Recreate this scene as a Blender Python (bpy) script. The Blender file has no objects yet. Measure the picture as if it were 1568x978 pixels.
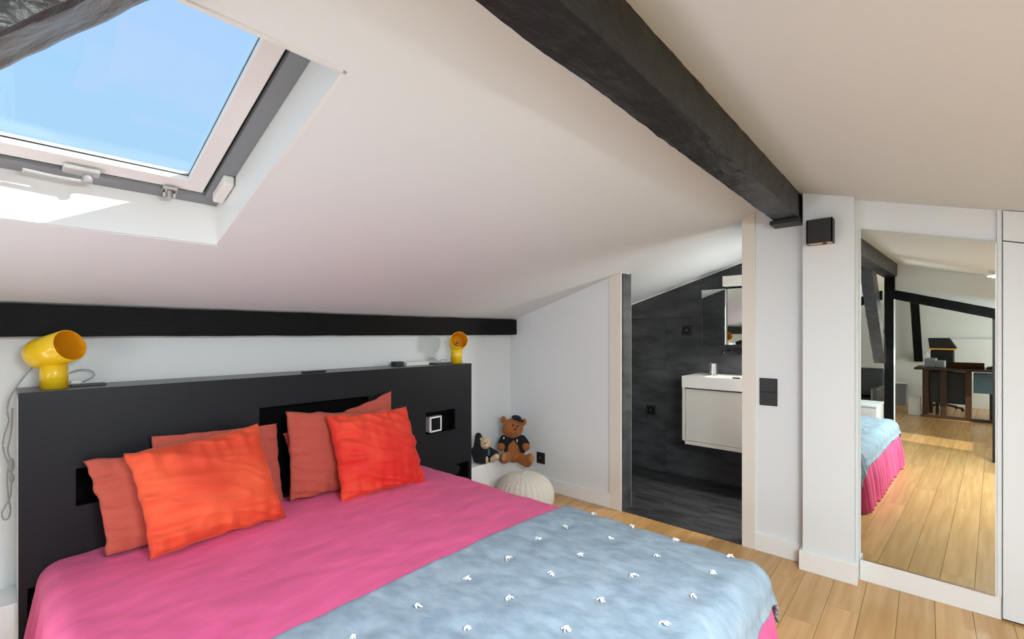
import bpy, bmesh, math, random
from mathutils import Vector, Matrix, noise
random.seed(7)
PI = math.pi
C = bpy.context.scene.collection
scn = bpy.context.scene

# ---------------------------------------------------------------- camera, sky, sun, lights, exposure
F_PX, CX, HY, H = 708.0, 784.0, 510.0, 1.3
YAW = math.radians(48.1332)                     # optical axis, clockwise from +Y
FW = Vector((math.sin(YAW), math.cos(YAW), 0)); RT = Vector((math.cos(YAW), -math.sin(YAW), 0))
cam = bpy.data.cameras.new('camera'); camo = bpy.data.objects.new('camera', cam); C.objects.link(camo)
camo.location = (0, 0, H); camo.rotation_euler = (PI/2, 0, -YAW)
cam.sensor_width = 36; cam.sensor_fit = 'HORIZONTAL'; cam.lens = 36*F_PX/1568
cam.shift_y = -(489-HY)/1568.0; cam.clip_start = 0.02
scn.camera = camo
vs = scn.view_settings
vs.view_transform = 'Standard'; vs.look = 'None'; vs.gamma = 1; vs.exposure = 0.12; vs.use_curve_mapping = False

w = bpy.data.worlds.new('sky'); scn.world = w; w.use_nodes = True
nt = w.node_tree; nt.nodes.clear()
tc = nt.nodes.new('ShaderNodeTexCoord'); sx = nt.nodes.new('ShaderNodeSeparateXYZ')
cr = nt.nodes.new('ShaderNodeValToRGB'); bg = nt.nodes.new('ShaderNodeBackground'); wo = nt.nodes.new('ShaderNodeOutputWorld')
cr.color_ramp.elements[0].position = 0.0; cr.color_ramp.elements[0].color = (.62, .84, 1.0, 1)
cr.color_ramp.elements[1].position = 0.62; cr.color_ramp.elements[1].color = (.37, .66, 1.0, 1)
e = cr.color_ramp.elements.new(.3); e.color = (.46, .74, 1.0, 1)
nt.links.new(tc.outputs['Generated'], sx.inputs[0]); nt.links.new(sx.outputs['Z'], cr.inputs[0])
nt.links.new(cr.outputs[0], bg.inputs[0]); bg.inputs[1].default_value = 1.0; nt.links.new(bg.outputs[0], wo.inputs[0])

sun = bpy.data.lights.new('sun', 'SUN'); sun.energy = 8.0; sun.angle = math.radians(.5); sun.color = (1, .95, .87)
so = bpy.data.objects.new('sun', sun); C.objects.link(so)
SUN = Vector((-1, 1.4, -.95)).normalized()
so.rotation_euler = SUN.to_track_quat('-Z', 'Y').to_euler()

def area(name, loc, aim, sx_, sy_, power, col=(1, .98, .95)):
    l = bpy.data.lights.new(name, 'AREA'); l.shape = 'RECTANGLE'; l.size = sx_; l.size_y = sy_; l.energy = power; l.color = col
    o = bpy.data.objects.new(name, l); C.objects.link(o); o.location = loc
    o.rotation_euler = (Vector(aim)-Vector(loc)).to_track_quat('-Z', 'Y').to_euler()
area('fill_bed', (.45, -.62, 1.72), (.66, -.30, .2), .7, .6, 82, (.85, .955, 1.0))  # added area light under the roof slope, brightens bed and floor
area('fill_side', (.2, -2.15, .95), (1.3, 2.0, 1.3), 2.8, .8, 15, (.86, .955, 1))  # added fill from behind the camera, no window there; lifts the headboard wall
area('fill_rear', (-.95, 1.75, .55), (1.3, -1.1, 1.8), 1.0, .9, 22, (.88, .96, 1))  # added low fill, out of view, throws light up at the right slope
area('fill_far', (-4.0, -1.7, 1.0), (-4.2, .8, .7), 2.0, .8, 50, (1, .97, .9))  # extra light added to brighten the far end, no window behind it
area('fill_bathroom', (3.65, .30, 1.45), (3.75, 1.4, .5), .3, .3, 20.0)  # added to brighten slate and washbasin cabinet, no real ceiling fitting here

# ---------------------------------------------------------------- helpers
def P(px, py, t):
    return Vector((0, 0, H)) + t*(FW + ((px-CX)/F_PX)*RT + Vector((0, 0, (HY-py)/F_PX)))

def srgb(c):
    return tuple(((x/255)/12.92 if x/255 <= .04045 else ((x/255+.055)/1.055)**2.4) for x in c) + (1,)

def mat(name, col, rough=.6, metal=0, bump=0, bscale=40, bdetail=4, var=0, vscale=3, stretch=(1, 1, 1), coat=0, spec=.5,
        objvar=0, col2=None, sheen=0, vdetail=3, emit=None, bdist=.01):
    m = bpy.data.materials.new(name); m.use_nodes = True
    t = m.node_tree; b = t.nodes['Principled BSDF']
    b.inputs['Roughness'].default_value = rough; b.inputs['Metallic'].default_value = metal
    b.inputs['Coat Weight'].default_value = coat; b.inputs['Specular IOR Level'].default_value = spec
    b.inputs['Sheen Weight'].default_value = sheen
    if sheen: b.inputs['Sheen Roughness'].default_value = .35; b.inputs['Sheen Tint'].default_value = (1, .75, .6, 1)
    c4 = tuple(col)+(1,) if len(col) == 3 else col
    b.inputs['Base Color'].default_value = c4
    co = t.nodes.new('ShaderNodeTexCoord'); mp = t.nodes.new('ShaderNodeMapping')
    t.links.new(co.outputs['Object'], mp.inputs[0]); mp.inputs['Scale'].default_value = stretch
    if var or col2:
        n = t.nodes.new('ShaderNodeTexNoise'); n.inputs['Scale'].default_value = vscale; n.inputs['Detail'].default_value = vdetail
        t.links.new(mp.outputs[0], n.inputs['Vector'])
        r = t.nodes.new('ShaderNodeValToRGB')
        a = tuple(max(0, x*(1-var)) for x in c4[:3])+(1,); d = (tuple(col2)+(1,))[:4] if col2 else tuple(min(1, x*(1+var)) for x in c4[:3])+(1,)
        r.color_ramp.elements[0].position = .35; r.color_ramp.elements[1].position = .68
        r.color_ramp.elements[0].color = a; r.color_ramp.elements[1].color = d
        t.links.new(n.outputs['Fac'], r.inputs[0]); out = r.outputs[0]
        if objvar:
            oi = t.nodes.new('ShaderNodeObjectInfo'); hs = t.nodes.new('ShaderNodeHueSaturation')
            mr = t.nodes.new('ShaderNodeMapRange'); mr.inputs[3].default_value = 1-objvar; mr.inputs[4].default_value = 1+objvar
            t.links.new(oi.outputs['Random'], mr.inputs[0]); t.links.new(mr.outputs[0], hs.inputs['Value'])
            t.links.new(out, hs.inputs['Color']); out = hs.outputs[0]
            ad = t.nodes.new('ShaderNodeVectorMath'); ad.operation = 'ADD'
            ml = t.nodes.new('ShaderNodeMath'); ml.operation = 'MULTIPLY'; ml.inputs[1].default_value = 37
            t.links.new(oi.outputs['Random'], ml.inputs[0]); t.links.new(mp.outputs[0], ad.inputs[0]); t.links.new(ml.outputs[0], ad.inputs[1])
            t.links.new(ad.outputs[0], n.inputs['Vector'])
        t.links.new(out, b.inputs['Base Color'])
    if bump:
        n2 = t.nodes.new('ShaderNodeTexNoise'); n2.inputs['Scale'].default_value = bscale; n2.inputs['Detail'].default_value = bdetail
        t.links.new(mp.outputs[0], n2.inputs['Vector'])
        bp = t.nodes.new('ShaderNodeBump'); bp.inputs['Strength'].default_value = bump; bp.inputs['Distance'].default_value = bdist
        t.links.new(n2.outputs['Fac'], bp.inputs['Height']); t.links.new(bp.outputs[0], b.inputs['Normal'])
    if emit:
        b.inputs['Emission Color'].default_value = tuple(emit)+(1,); b.inputs['Emission Strength'].default_value = 1
    return m

M = {}
M['ceil'] = mat('ceiling_paint', (.75, .79, .795), .85, bump=.05, bscale=60)
M['wall'] = mat('wall_paint', (.745, .775, .79), .6, bump=.04, bscale=80)
M['cream'] = mat('cream_trim_paint', (.76, .72, .65), .5)
M['white'] = mat('white_trim_paint', (.82, .82, .81), .4)
M['beam'] = mat('black_painted_timber', (.003, .003, .003), .55, bump=.3, bscale=14, bdetail=6, stretch=(1, 3, 3), bdist=.02, spec=.15)
M['beamhewn'] = mat('black_painted_hewn_timber', (.006, .006, .0058), .42, bump=.7, bscale=9, bdetail=8, stretch=(1, 2.2, 2.2), bdist=.02, spec=.5)
M['plank'] = mat('oak_plank', srgb((194, 147, 90))[:3], .27, bump=.06, bscale=30, stretch=(.6, 10, 5), var=.05, vscale=3, col2=srgb((206, 163, 108))[:3], objvar=.09, spec=.5)
M['dark'] = mat('dark_gap', (.02, .015, .01), .9)
M['slate'] = mat('slate_tile', (.045, .047, .050), .55, bump=.35, bscale=10, bdetail=8, var=.25, vscale=4, stretch=(1, 1, 3), col2=(.078, .079, .083), vdetail=9, objvar=.06)
M['slatef'] = mat('slate_floor_tile', (.030, .030, .032), .55, bump=.3, bscale=12, bdetail=8, stretch=(4, 1, 1), var=.3, vscale=4, col2=(.062, .062, .064), vdetail=9, objvar=.08)
M['head'] = mat('black_lacquered_board', (.008, .009, .012), .42, bump=.03, bscale=90, spec=.28)
M['niche'] = mat('black_niche_lining', (.002, .002, .002), .8, spec=.1)
M['headtop'] = mat('grey_board_top', (.10, .105, .11), .35)
M['pink'] = mat('pink_cotton', (.80, .115, .30), .85, bump=.22, bscale=9, bdetail=7, stretch=(1, 2.4, 1), var=.08, vscale=6, bdist=.02, sheen=.15)
M['blue'] = mat('blue_washed_linen', (.28, .375, .47), .9, bump=.45, bscale=11, bdetail=8, stretch=(1.6, 1, 1), var=.1, vscale=14, col2=(.36, .45, .54), bdist=.02, vdetail=8)
M['rust'] = mat('rust_cotton', (.50, .092, .062), .9, bump=.3, bscale=18, bdetail=6, bdist=.01, sheen=.1)
M['orange'] = mat('orange_velvet', (.76, .052, .016), .75, bump=.2, bscale=14, bdetail=4, var=.12, vscale=4, col2=(.84, .11, .035), sheen=.2, bdist=.01)
M['orangered'] = mat('red_orange_velvet', (.80, .022, .012), .75, bump=.2, bscale=14, bdetail=4, var=.12, vscale=4, col2=(.84, .07, .028), sheen=.2, bdist=.01)
M['yellow'] = mat('yellow_lacquer', (.86, .56, .010), .28, coat=.3)
M['yellowin'] = mat('yellow_lacquer_inside', (.82, .36, .008), .4)
M['brace'] = mat('glossy_black_hewn_timber', (.012, .012, .012), .35, bump=.8, bscale=9, bdetail=8, stretch=(1, 2.2, 2.2), bdist=.02, coat=.7)
M['brace'].node_tree.nodes['Principled BSDF'].inputs['Coat Roughness'].default_value = .28
M['thread'] = mat('white_thread', (.85, .85, .82), .8)
M['black'] = mat('black_plastic', (.008, .008, .008), .4)
M['matt'] = mat('black_powder_coat', (.012, .012, .012), .5)
M['copper'] = mat('copper_reflector', (.80, .38, .12), .35, metal=.7)
M['grey'] = mat('grey_plastic', (.35, .35, .34), .5)
M['cable'] = mat('grey_cable', (.32, .32, .31), .5)
M['chrome'] = mat('polished_chrome', (.62, .62, .62), .18, metal=1)
M['steel'] = mat('brushed_steel', (.50, .49, .47), .3, metal=1)
M['mirror'] = mat('silvered_glass', (.80, .86, .81), .0, metal=1)
M['vanity'] = mat('cream_lacquer', (.62, .60, .54), .45)
M['basin'] = mat('white_solid_surface', (.78, .77, .73), .3)
M['fur'] = mat('brown_plush', (.33, .115, .028), .95, bump=.6, bscale=120, bdist=.004, sheen=.4)
M['fur2'] = mat('light_brown_plush', (.42, .19, .07), .95, bump=.6, bscale=120, bdist=.004)
M['beige'] = mat('beige_plush', (.55, .42, .26), .95, bump=.5, bscale=120, bdist=.004)
M['felt'] = mat('black_felt', (.006, .006, .008), .95, bump=.3, bscale=150, bdist=.003)
M['navy'] = mat('navy_felt', (.010, .014, .035), .95)
M['teal'] = mat('teal_ribbon', (.02, .10, .12), .7)
M['pouf'] = mat('cream_knit', (.62, .58, .50), .95, bump=.6, bscale=45, bdist=.01)
M['frame'] = mat('white_window_frame', (.80, .80, .79), .35)
M['alu'] = mat('grey_window_frame', (.20, .215, .23), .35, spec=.6)
M['desk'] = mat('dark_walnut', (.045, .018, .008), .35, var=.3, vscale=4, stretch=(6, 1, 6))
M['navypanel'] = mat('dark_navy_lacquer', (.012, .020, .030), .35)
M['lightblue'] = mat('pale_blue_lacquer', (.20, .36, .50), .5)
M['greybox'] = mat('blue_grey_plastic', (.27, .30, .34), .5)
M['gold'] = mat('gold_card', (.75, .40, .08), .5)
M['screen'] = mat('dark_screen', (.01, .012, .013), .15)
gl = bpy.data.materials.new('clear_glass'); gl.use_nodes = True
t_ = gl.node_tree; t_.nodes.clear()
o_ = t_.nodes.new('ShaderNodeOutputMaterial'); mx = t_.nodes.new('ShaderNodeMixShader'); tr = t_.nodes.new('ShaderNodeBsdfTransparent')
gs = t_.nodes.new('ShaderNodeBsdfGlossy'); gs.inputs['Roughness'].default_value = 0; lw = t_.nodes.new('ShaderNodeLayerWeight'); lw.inputs[0].default_value = .5
pw_ = t_.nodes.new('ShaderNodeMath'); pw_.operation = 'POWER'; pw_.inputs[1].default_value = 5; t_.links.new(lw.outputs['Facing'], pw_.inputs[0])
fr = t_.nodes.new('ShaderNodeMath'); fr.operation = 'MULTIPLY_ADD'; fr.inputs[1].default_value = .9; fr.inputs[2].default_value = .05; t_.links.new(pw_.outputs[0], fr.inputs[0])
t_.links.new(fr.outputs[0], mx.inputs[0]); t_.links.new(tr.outputs[0], mx.inputs[1]); t_.links.new(gs.outputs[0], mx.inputs[2]); t_.links.new(mx.outputs[0], o_.inputs[0])
tr.inputs[0].default_value = (.97, .985, 1, 1)
M['glass'] = gl
M['acrylic'] = mat('clear_acrylic', (.75, .76, .76), .12); 
M['acrylic'].node_tree.nodes['Principled BSDF'].inputs['Transmission Weight'].default_value = .55

def obj(name, bm, m, parent=None, smooth=False, bevel=0, mods=None, recalc=True):
    if recalc: bmesh.ops.recalc_face_normals(bm, faces=bm.faces)
    me = bpy.data.meshes.new(name); bm.to_mesh(me); bm.free()
    if smooth:
        for p in me.polygons: p.use_smooth = True
    me.materials.append(M[m] if isinstance(m, str) else m)
    o = bpy.data.objects.new(name, me); C.objects.link(o)
    if parent is not None: o.parent = parent; o.matrix_parent_inverse = parent.matrix_world.inverted() if False else Matrix.Translation(-parent.location)
    if bevel:
        b = o.modifiers.new('bevel', 'BEVEL'); b.width = bevel; b.segments = 2; b.limit_method = 'ANGLE'; b.angle_limit = .6
    return o
def thing(name, label, cat, loc, group=None):
    o = bpy.data.objects.new(name, None); C.objects.link(o); o.location = loc; o.empty_display_size = .05
    o['label'] = label; o['category'] = cat
    if group: o['group'] = group
    return o
def tag(o, label, cat, group=None):
    o['label'] = label; o['category'] = cat
    if group: o['group'] = group
    return o
def struct(name, bm, m, label=None, parent=None, **k):
    o = obj(name, bm, m, parent, **k)
    if parent is None:
        o['kind'] = 'structure'
        if label: o['label'] = label; 
    return o
def B(): return bmesh.new()
def abox(bm, lo, hi):
    v = [bm.verts.new((x, y, z)) for x in (lo[0], hi[0]) for y in (lo[1], hi[1]) for z in (lo[2], hi[2])]
    for f in ((0, 1, 3, 2), (4, 6, 7, 5), (0, 4, 5, 1), (2, 3, 7, 6), (0, 2, 6, 4), (1, 5, 7, 3)): bm.faces.new([v[i] for i in f])
    return bm
def box(lo, hi): return abox(B(), lo, hi)
def prism(bm, pts, vec):
    vec = Vector(vec); a = [bm.verts.new(p) for p in pts]; b = [bm.verts.new(Vector(p)+vec) for p in pts]; n = len(pts)
    bm.faces.new(a); bm.faces.new(b[::-1])
    for i in range(n): bm.faces.new((a[i], a[(i+1) % n], b[(i+1) % n], b[i]))
    return bm
def basis(d):
    d = Vector(d).normalized(); u = d.cross(Vector((0, 0, 1)))
    if u.length < 1e-4: u = Vector((1, 0, 0))
    u.normalize(); return d, u, d.cross(u).normalized()
def lathe(bm, prof, org, axis=(0, 0, 1), n=32, close=False):
    d, u, v = basis(axis); org = Vector(org); rings = []
    for r, h in prof:
        if r < 1e-6: rings.append([bm.verts.new(org+d*h)])
        else: rings.append([bm.verts.new(org+d*h+(u*math.cos(2*PI*i/n)+v*math.sin(2*PI*i/n))*r) for i in range(n)])
    for a, b in zip(rings, rings[1:]):
        if len(a) == 1 and len(b) == 1: continue
        for i in range(n):
            j = (i+1) % n
            if len(a) == 1: bm.faces.new((a[0], b[i], b[j]))
            elif len(b) == 1: bm.faces.new((a[i], b[0], a[j]))
            else: bm.faces.new((a[i], b[i], b[j], a[j]))
    return bm
def cyl(bm, a, b, r, n=24, r2=None):
    a = Vector(a); b = Vector(b); L = (b-a).length; r2 = r if r2 is None else r2
    return lathe(bm, [(0, 0), (r, 0), (r2, L), (0, L)], a, b-a, n)
def tube(bm, pts, r, n=8, sub=6):
    pts = [Vector(p) for p in pts]
    if sub > 1 and len(pts) > 2:
        q = []; e = [pts[0]]+pts+[pts[-1]]
        for i in range(1, len(e)-2):
            p0, p1, p2, p3 = e[i-1:i+3]
            for k in range(sub):
                t = k/sub
                q.append(.5*((2*p1)+(-p0+p2)*t+(2*p0-5*p1+4*p2-p3)*t*t+(-p0+3*p1-3*p2+p3)*t**3))
        q.append(pts[-1]); pts = q
    rings = []
    for i, p in enumerate(pts):
        d = (pts[min(i+1, len(pts)-1)]-pts[max(i-1, 0)])
        d, u, v = basis(d if d.length > 1e-7 else (0, 0, 1))
        rings.append([bm.verts.new(p+(u*math.cos(2*PI*k/n)+v*math.sin(2*PI*k/n))*r) for k in range(n)])
    for a, b in zip(rings, rings[1:]):
        for k in range(n): bm.faces.new((a[k], b[k], b[(k+1) % n], a[(k+1) % n]))
    bm.faces.new(rings[0]); bm.faces.new(rings[-1][::-1])
    return bm
def ell(bm, c, r, rot=None, seg=20):
    g = bmesh.ops.create_uvsphere(bm, u_segments=seg, v_segments=max(8, seg//2+2), radius=1)
    m = Matrix.Translation(Vector(c)) @ ((rot.to_matrix().to_4x4()) if rot else Matrix()) @ Matrix.Diagonal((r[0], r[1], r[2], 1))
    bmesh.ops.transform(bm, matrix=m, verts=g['verts']); return bm
def limb(bm, a, b, ra, rb, n=6):
    a = Vector(a); b = Vector(b)
    for i in range(n+1):
        t = i/n; r = ra+(rb-ra)*t; ell(bm, a.lerp(b, t), (r, r, r), seg=14)
    return bm
def remesh(o, v, sm=4):
    r = o.modifiers.new('remesh', 'REMESH'); r.mode = 'VOXEL'; r.voxel_size = v; r.use_smooth_shade = True
    s = o.modifiers.new('smooth', 'SMOOTH'); s.iterations = sm; s.factor = .5
    return o

# ---------------------------------------------------------------- structure
ZL = lambda y: 2.2604-.31*y           # slope over the bed
ZR = lambda y: 1.9293+.282*y          # slope on the other side
YR = .559; ZRIDGE = 2.087
XW, YB, YN, XE, XB = 3.055, 2.76, -2.55, -5.4, 4.19
# ceilings, with the holes of the roof windows
def slope(bm, fz, xs, ys, holes, th=.15):
    for i in range(len(xs)-1):
        for j in range(len(ys)-1):
            x0, x1, y0, y1 = xs[i], xs[i+1], ys[j], ys[j+1]
            cx_, cy_ = (x0+x1)/2, (y0+y1)/2
            if any(a < cx_ < b and c < cy_ < d for a, b, c, d in holes): continue
            prism(bm, [(x0, y0, fz(y0)), (x1, y0, fz(y0)), (x1, y1, fz(y1)), (x0, y1, fz(y1))], (0, 0, th))
SK = (-.60, .560, 1.061, 2.012)        # roof window over the bed
SA = (-.29, -.006, -1.05, -.187); SC = (-.30, .55, -2.35, -1.50); SD = (-2.4, -1.7, -2.3, -1.6); SE = (.12, .80, -.95, -.25)
OW = lambda s_: (s_[0]-.0115, s_[1]+.0115, s_[2]-.0115, s_[3]+.0115)
SK0, SA0, SC0, SD0, SE0 = SK, SA, SC, SD, SE
SK, SA, SC, SD, SE = map(OW, (SK, SA, SC, SD, SE))
bm = B(); slope(bm, ZL, [XE-.1, SK[0], SK[1], XB+.1], [YR, SK[2], SK[3], YB+.15], [SK])
struct('ceiling', bm, 'ceil', 'pale warm sloping ceiling over the bed')
bm = B(); slope(bm, ZR, sorted([XE-.1, SD[0], SD[1], SA[0], SA[1], SC[0], SC[1], SE[0], SE[1], XB+.1]), sorted([YN-.1, SC[2], SD[2], SC[3], SA[2], SD[3], SA[3], SE[2], SE[3], YR]), [SA, SC, SD, SE])
struct('ceiling', bm, 'ceil', 'pale warm ceiling slope beyond the black ridge beam')

SK, SA, SC, SD, SE = SK0, SA0, SC0, SD0, SE0
# floor
fl = bpy.data.objects.new('floor', None); C.objects.link(fl); fl['kind'] = 'structure'; fl['label'] = 'floor of honey oak planks'
sb = obj('subfloor', box((XE, YN, -.06), (XW+.02, YB, -.016)), 'dark', fl)
PW = .13
meshes = {}
def plank_mesh(L):
    k = round(L, 2)
    if k not in meshes:
        bm = box((.0008, .0008, -.016), (k-.0008, PW-.0008, 0)); bmesh.ops.recalc_face_normals(bm, faces=bm.faces)
        me = bpy.data.meshes.new('plank'); bm.to_mesh(me); bm.free(); me.materials.append(M['plank']); meshes[k] = me
    return meshes[k], k
rest = B(); np_ = 0
row = 0; y = YN+.05
obj('plank', box((XE, YN, -.016), (XW, YN+.049, 0)), 'plank', fl)
while y < YB-.001:
    x = XE; x -= 0
    first = .35+random.random()*.9
    while x < XW-.01:
        L = first if x == XE else random.choice((.75, .95, 1.15, 1.35))
        L = min(L, XW-x+.0)
        if XW-(x+L) < .2: L = XW-x
        seen = (-.75 < y < .66) or (y >= .66 and x+L > 1.9)
        if y < .66 and y > -1.5 and x+L > 1.0: seen = True
        if y > .66 and x+L < -1.2 and y < 1.3: seen = True
        if seen and np_ < 290:
            me, k = plank_mesh(L); o = bpy.data.objects.new('plank', me); C.objects.link(o); o.location = (x, y, 0); o.parent = fl; np_ += 1
            o.scale.x = L/k
        else: abox(rest, (x+.0008, y+.0008, -.016), (x+L-.0008, min(y+PW, YB)-.0008, 0))
        x += L
    y += PW; row += 1
o = obj('plank_remainder', rest, 'plank', fl); o['kind'] = 'stuff'

# back wall behind the headboard, ledge at its foot
struct('wall_back', box((XE-.1, YB, -.06), (XB+.1, YB+.12, ZL(YB)+.1)), 'wall', 'low white wall behind the headboard')
o = struct('trim_1', box((XE, 2.575, 0), (XW, YB, .275)), 'white', 'low white boxed ledge along the foot of the back wall', bevel=.003)
# left end wall, opposite wall
pts = [(XE, YN, 0), (XE, YB, 0), (XE, YB, ZL(YB)+.02), (XE, YR, ZRIDGE+.02), (XE, YN, ZR(YN)+.02)]
struct('wall_left', prism(B(), pts, (-.1, 0, 0)), 'wall', 'white far end wall seen in the mirror')
struct('wall_front', box((XE-.1, YN-.1, -.06), (XB+.1, YN, ZR(YN)+.1)), 'wall', 'low white wall behind the camera')
# knee ledge of the far end
struct('trim_2', prism(B(), [(XE, .62, 0), (XE, YB-.2, 0), (XE, YB-.2, .72), (XE, 1.08, .785), (XE, .62, .95)], (.10, 0, 0)), 'wall', 'low white knee wall at the far end')
struct('trim_3', box((XE, -1.6, 0), (XE+.12, .32, 1.2)), 'wall', 'half-height white wall box at the far end')

# right wall: a piece left of the doorway, a piece right of it
def yz(x, pts): return [(x, a, b) for a, b in pts]
TH = .12
wr = struct('wall_right', prism(B(), yz(XW, [(1.66, 0), (YB, 0), (YB, ZL(YB)+.02), (1.66, ZL(1.66)+.02)]), (TH, 0, 0)), 'wall', 'white wall with the doorway and the mirror')
obj('wall_panel', prism(B(), yz(XW, [(YN, 0), (.84, 0), (.84, ZL(.84)+.02), (YR, ZRIDGE+.02), (YN, ZR(YN)+.02)]), (TH, 0, 0)), 'wall', wr)
# proud stiles and baseboards
o = struct('trim_4', prism(B(), yz(XW-.012, [(1.66, 0), (1.757, 0), (1.757, ZL(1.757)), (1.66, ZL(1.66))]), (.014, 0, 0)), 'cream', 'cream stile left of the bathroom doorway', bevel=.0015)
o = struct('trim_5', prism(B(), yz(XW-.012, [(.767, 0), (.84, 0), (.84, ZL(.84)), (.767, ZL(.767))]), (.014, 0, 0)), 'cream', 'cream stile right of the bathroom doorway', bevel=.0015)
struct('baseboard_right', box((XW-.013, 1.757, 0), (XW+.002, 2.58, .105)), 'white', 'white baseboard left of the doorway', bevel=.002)
struct('baseboard_right', box((XW-.013, .509, 0), (XW+.002, .768, .105)), 'white', 'white baseboard right of the doorway', bevel=.002)
# column box
struct('trim_6', prism(B(), yz(2.97, [(.279, 0), (.509, 0), (.509, ZR(.509)), (.279, ZR(.279))]), (XW-2.97, 0, 0)), 'wall', 'white boxed pillar beside the mirror', bevel=.002)
bm = B(); prism(bm, [(2.955, .264, 0), (XW, .264, 0), (XW, .279, 0), (2.97, .279, 0), (2.97, .509, 0), (XW, .509, 0), (XW, .524, 0), (2.955, .524, 0)], (0, 0, .105))
struct('baseboard_right', bm, 'white', 'white baseboard wrapping the boxed pillar', bevel=.002)
struct('baseboard_right', box((XW-.013, -.252, 0), (XW+.002, .262, .105)), 'white', 'white baseboard under the tall mirror', bevel=.002)
# doorway jamb in slate with metal edge
struct('trim_7', prism(B(), yz(XW+.003, [(1.650, 0), (1.660, 0), (1.660, ZL(1.66)-.01), (1.650, ZL(1.65)-.01)]), (.122, 0, 0)), 'slate', 'dark slate lining of the bathroom door jamb')
struct('trim_8', prism(B(), yz(XW+.125, [(1.6495, 0), (1.662, 0), (1.662, ZL(1.66)), (1.6495, ZL(1.65))]), (.004, 0, 0)), 'grey', 'thin metal edge strip of the door jamb')

struct('wall_bathroom', prism(B(), yz(XW+TH+.010, [(1.662, 0), (YB, 0), (YB, ZL(YB)), (1.662, ZL(1.662))]), (.01, 0, 0)), 'slate', 'slate cladding on the bathroom side of the doorway wall')
# bathroom: slate back wall of tiles, slate floor, other walls
YB0, YB1 = -.1, YB
bw = struct('wall_bathroom', box((XB+.012, YB0, -.06), (XB+.1, YB1, 2.3)), 'dark', 'slate tiled bathroom wall')
z = 0; r = 0
while z < 2.05:
    h = .48; yy = YB0-(r % 2)*.48
    while yy < YB1:
        y0, y1 = max(yy, YB0), min(yy+.96, YB1); z1 = z+h
        if y1-y0 > .02:
            g = .001
            def top(y_): return min(z1, ZL(y_)+.02 if y_ > YR else ZR(y_)+.02)-g
            if top(y0+g) > z+.02 or top(y1-g) > z+.02:
                p = [(y0+g, z+g), (y1-g, z+g), (y1-g, max(z+g*2, top(y1-g))), (y0+g, max(z+g*2, top(y0+g)))]
                obj('tile', prism(B(), yz(XB, p), (.012, 0, 0)), 'slate', bw)
        yy += .96
    z += h; r += 1
bf = struct('floor', box((XW+.001, YB0, -.06), (XB+.05, YB1, -.012)), 'dark', 'dark slate bathroom floor')
for i in range(9):
    y0 = YB0+i*.32
    off = .35*(i % 2)
    for x0, x1 in ((XW+.002, XW+.25+off), (XW+.25+off, XB)):
        obj('tile', box((x0+.001, y0+.001, -.012), (x1-.001, min(y0+.32, YB1)-.001, .002)), 'slatef', bf)
struct('wall_bathroom', box((XW+TH, YB0-.1, -.06), (XB+.1, YB0, 2.2)), 'slate', 'bathroom side wall out of sight')
# shadow-gap trim where slate meets the ceiling
bm = B(); prism(bm, yz(XB-.008, [(.8, ZL(.8)-.012), (YB, ZL(YB)-.012), (YB, ZL(YB)), (.8, ZL(.8))]), (.01, 0, 0))
struct('trim_9', bm, 'white', 'thin white bead between slate wall and ceiling')

# ---------------------------------------------------------------- beams
def rough_bar(name, m, a, b, wv, hv, parent=None, amp=.006, nl=60, nc=8, seed=0, edge=1.0, ends=None):
    """bar from a to b, section wv x hv (vectors, half extents), hewn surface"""
    a, b, wv, hv = map(Vector, (a, b, wv, hv)); bm = B(); rings = []
    sec = []
    for s in range(4):
        for k in range(nc):
            t = -1+2*k/nc
            sec.append(((t, -1), (1, t), (-t, 1), (-1, -t))[s])
    for i in range(nl+1):
        p = a.lerp(b, i/nl); ring = []
        for (s, t) in sec:
            q = p+wv*s+hv*t
            n_ = noise.noise_vector(q*9+Vector((seed, 0, 0)))*amp*.6+noise.noise_vector(q*26+Vector((0, seed, 0)))*amp*.45
            c_ = max(0, abs(s)+abs(t)-1.75)*.5
            ring.append(bm.verts.new(q+n_*edge-(wv*s+hv*t)*c_*.12))
        rings.append(ring)
    n = len(sec)
    for r0, r1 in zip(rings, rings[1:]):
        for k in range(n): bm.faces.new((r0[k], r1[k], r1[(k+1) % n], r0[(k+1) % n]))
    bm.faces.new(rings[0]); bm.faces.new(rings[-1][::-1])
    return obj(name, bm, m, parent, smooth=False)
rb = thing('ridge_beam', 'heavy black hewn ridge beam running down to the pillar', 'beam', (1.2, .585, 2.0))
rough_bar('timber', 'beamhewn', (-.74, .585, 2.008), (XW-.002, .585, 2.008), (0, .062, 0), (0, 0, .072), rb, amp=.0045, nl=200, seed=3)
obj('bearing_plate', box((2.925, .515, 1.912), (XW-.001, .662, 1.934)), 'matt', rb, bevel=.001)
pb = rough_bar('wall_plate_beam', 'beam', (XE, 2.72, 1.352), (XW-.001, 2.72, 1.352), (0, .038, 0), (0, 0, .066), None, amp=.004, nl=160, seed=9)
tag(pb, 'long black timber beam on the wall above the headboard', 'beam')
XT = -.65
tp = rough_bar('truss_post', 'beam', (XT, .59, 0.001), (XT, .59, 1.93), (.045, 0, 0), (0, .045, 0), None, amp=.004, nl=40, seed=5)
tag(tp, 'upright black timber post at the end of the ridge beam', 'post')
dirb = Vector((1, 0, 1.1)).normalized(); nrm = Vector((-1.1, 0, 1)).normalized()
a = Vector((-.54, .67, 1.57-1.1*.555))+nrm*.094; b = Vector((.34, .66, 1.57+1.1*.34))+nrm*.094
br = rough_bar('diagonal_brace', 'brace', a, b, (0, .052, 0), nrm*.092, None, amp=.007, nl=70, seed=12)
tag(br, 'black hewn diagonal brace crossing the corner of the roof window', 'brace')
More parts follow.
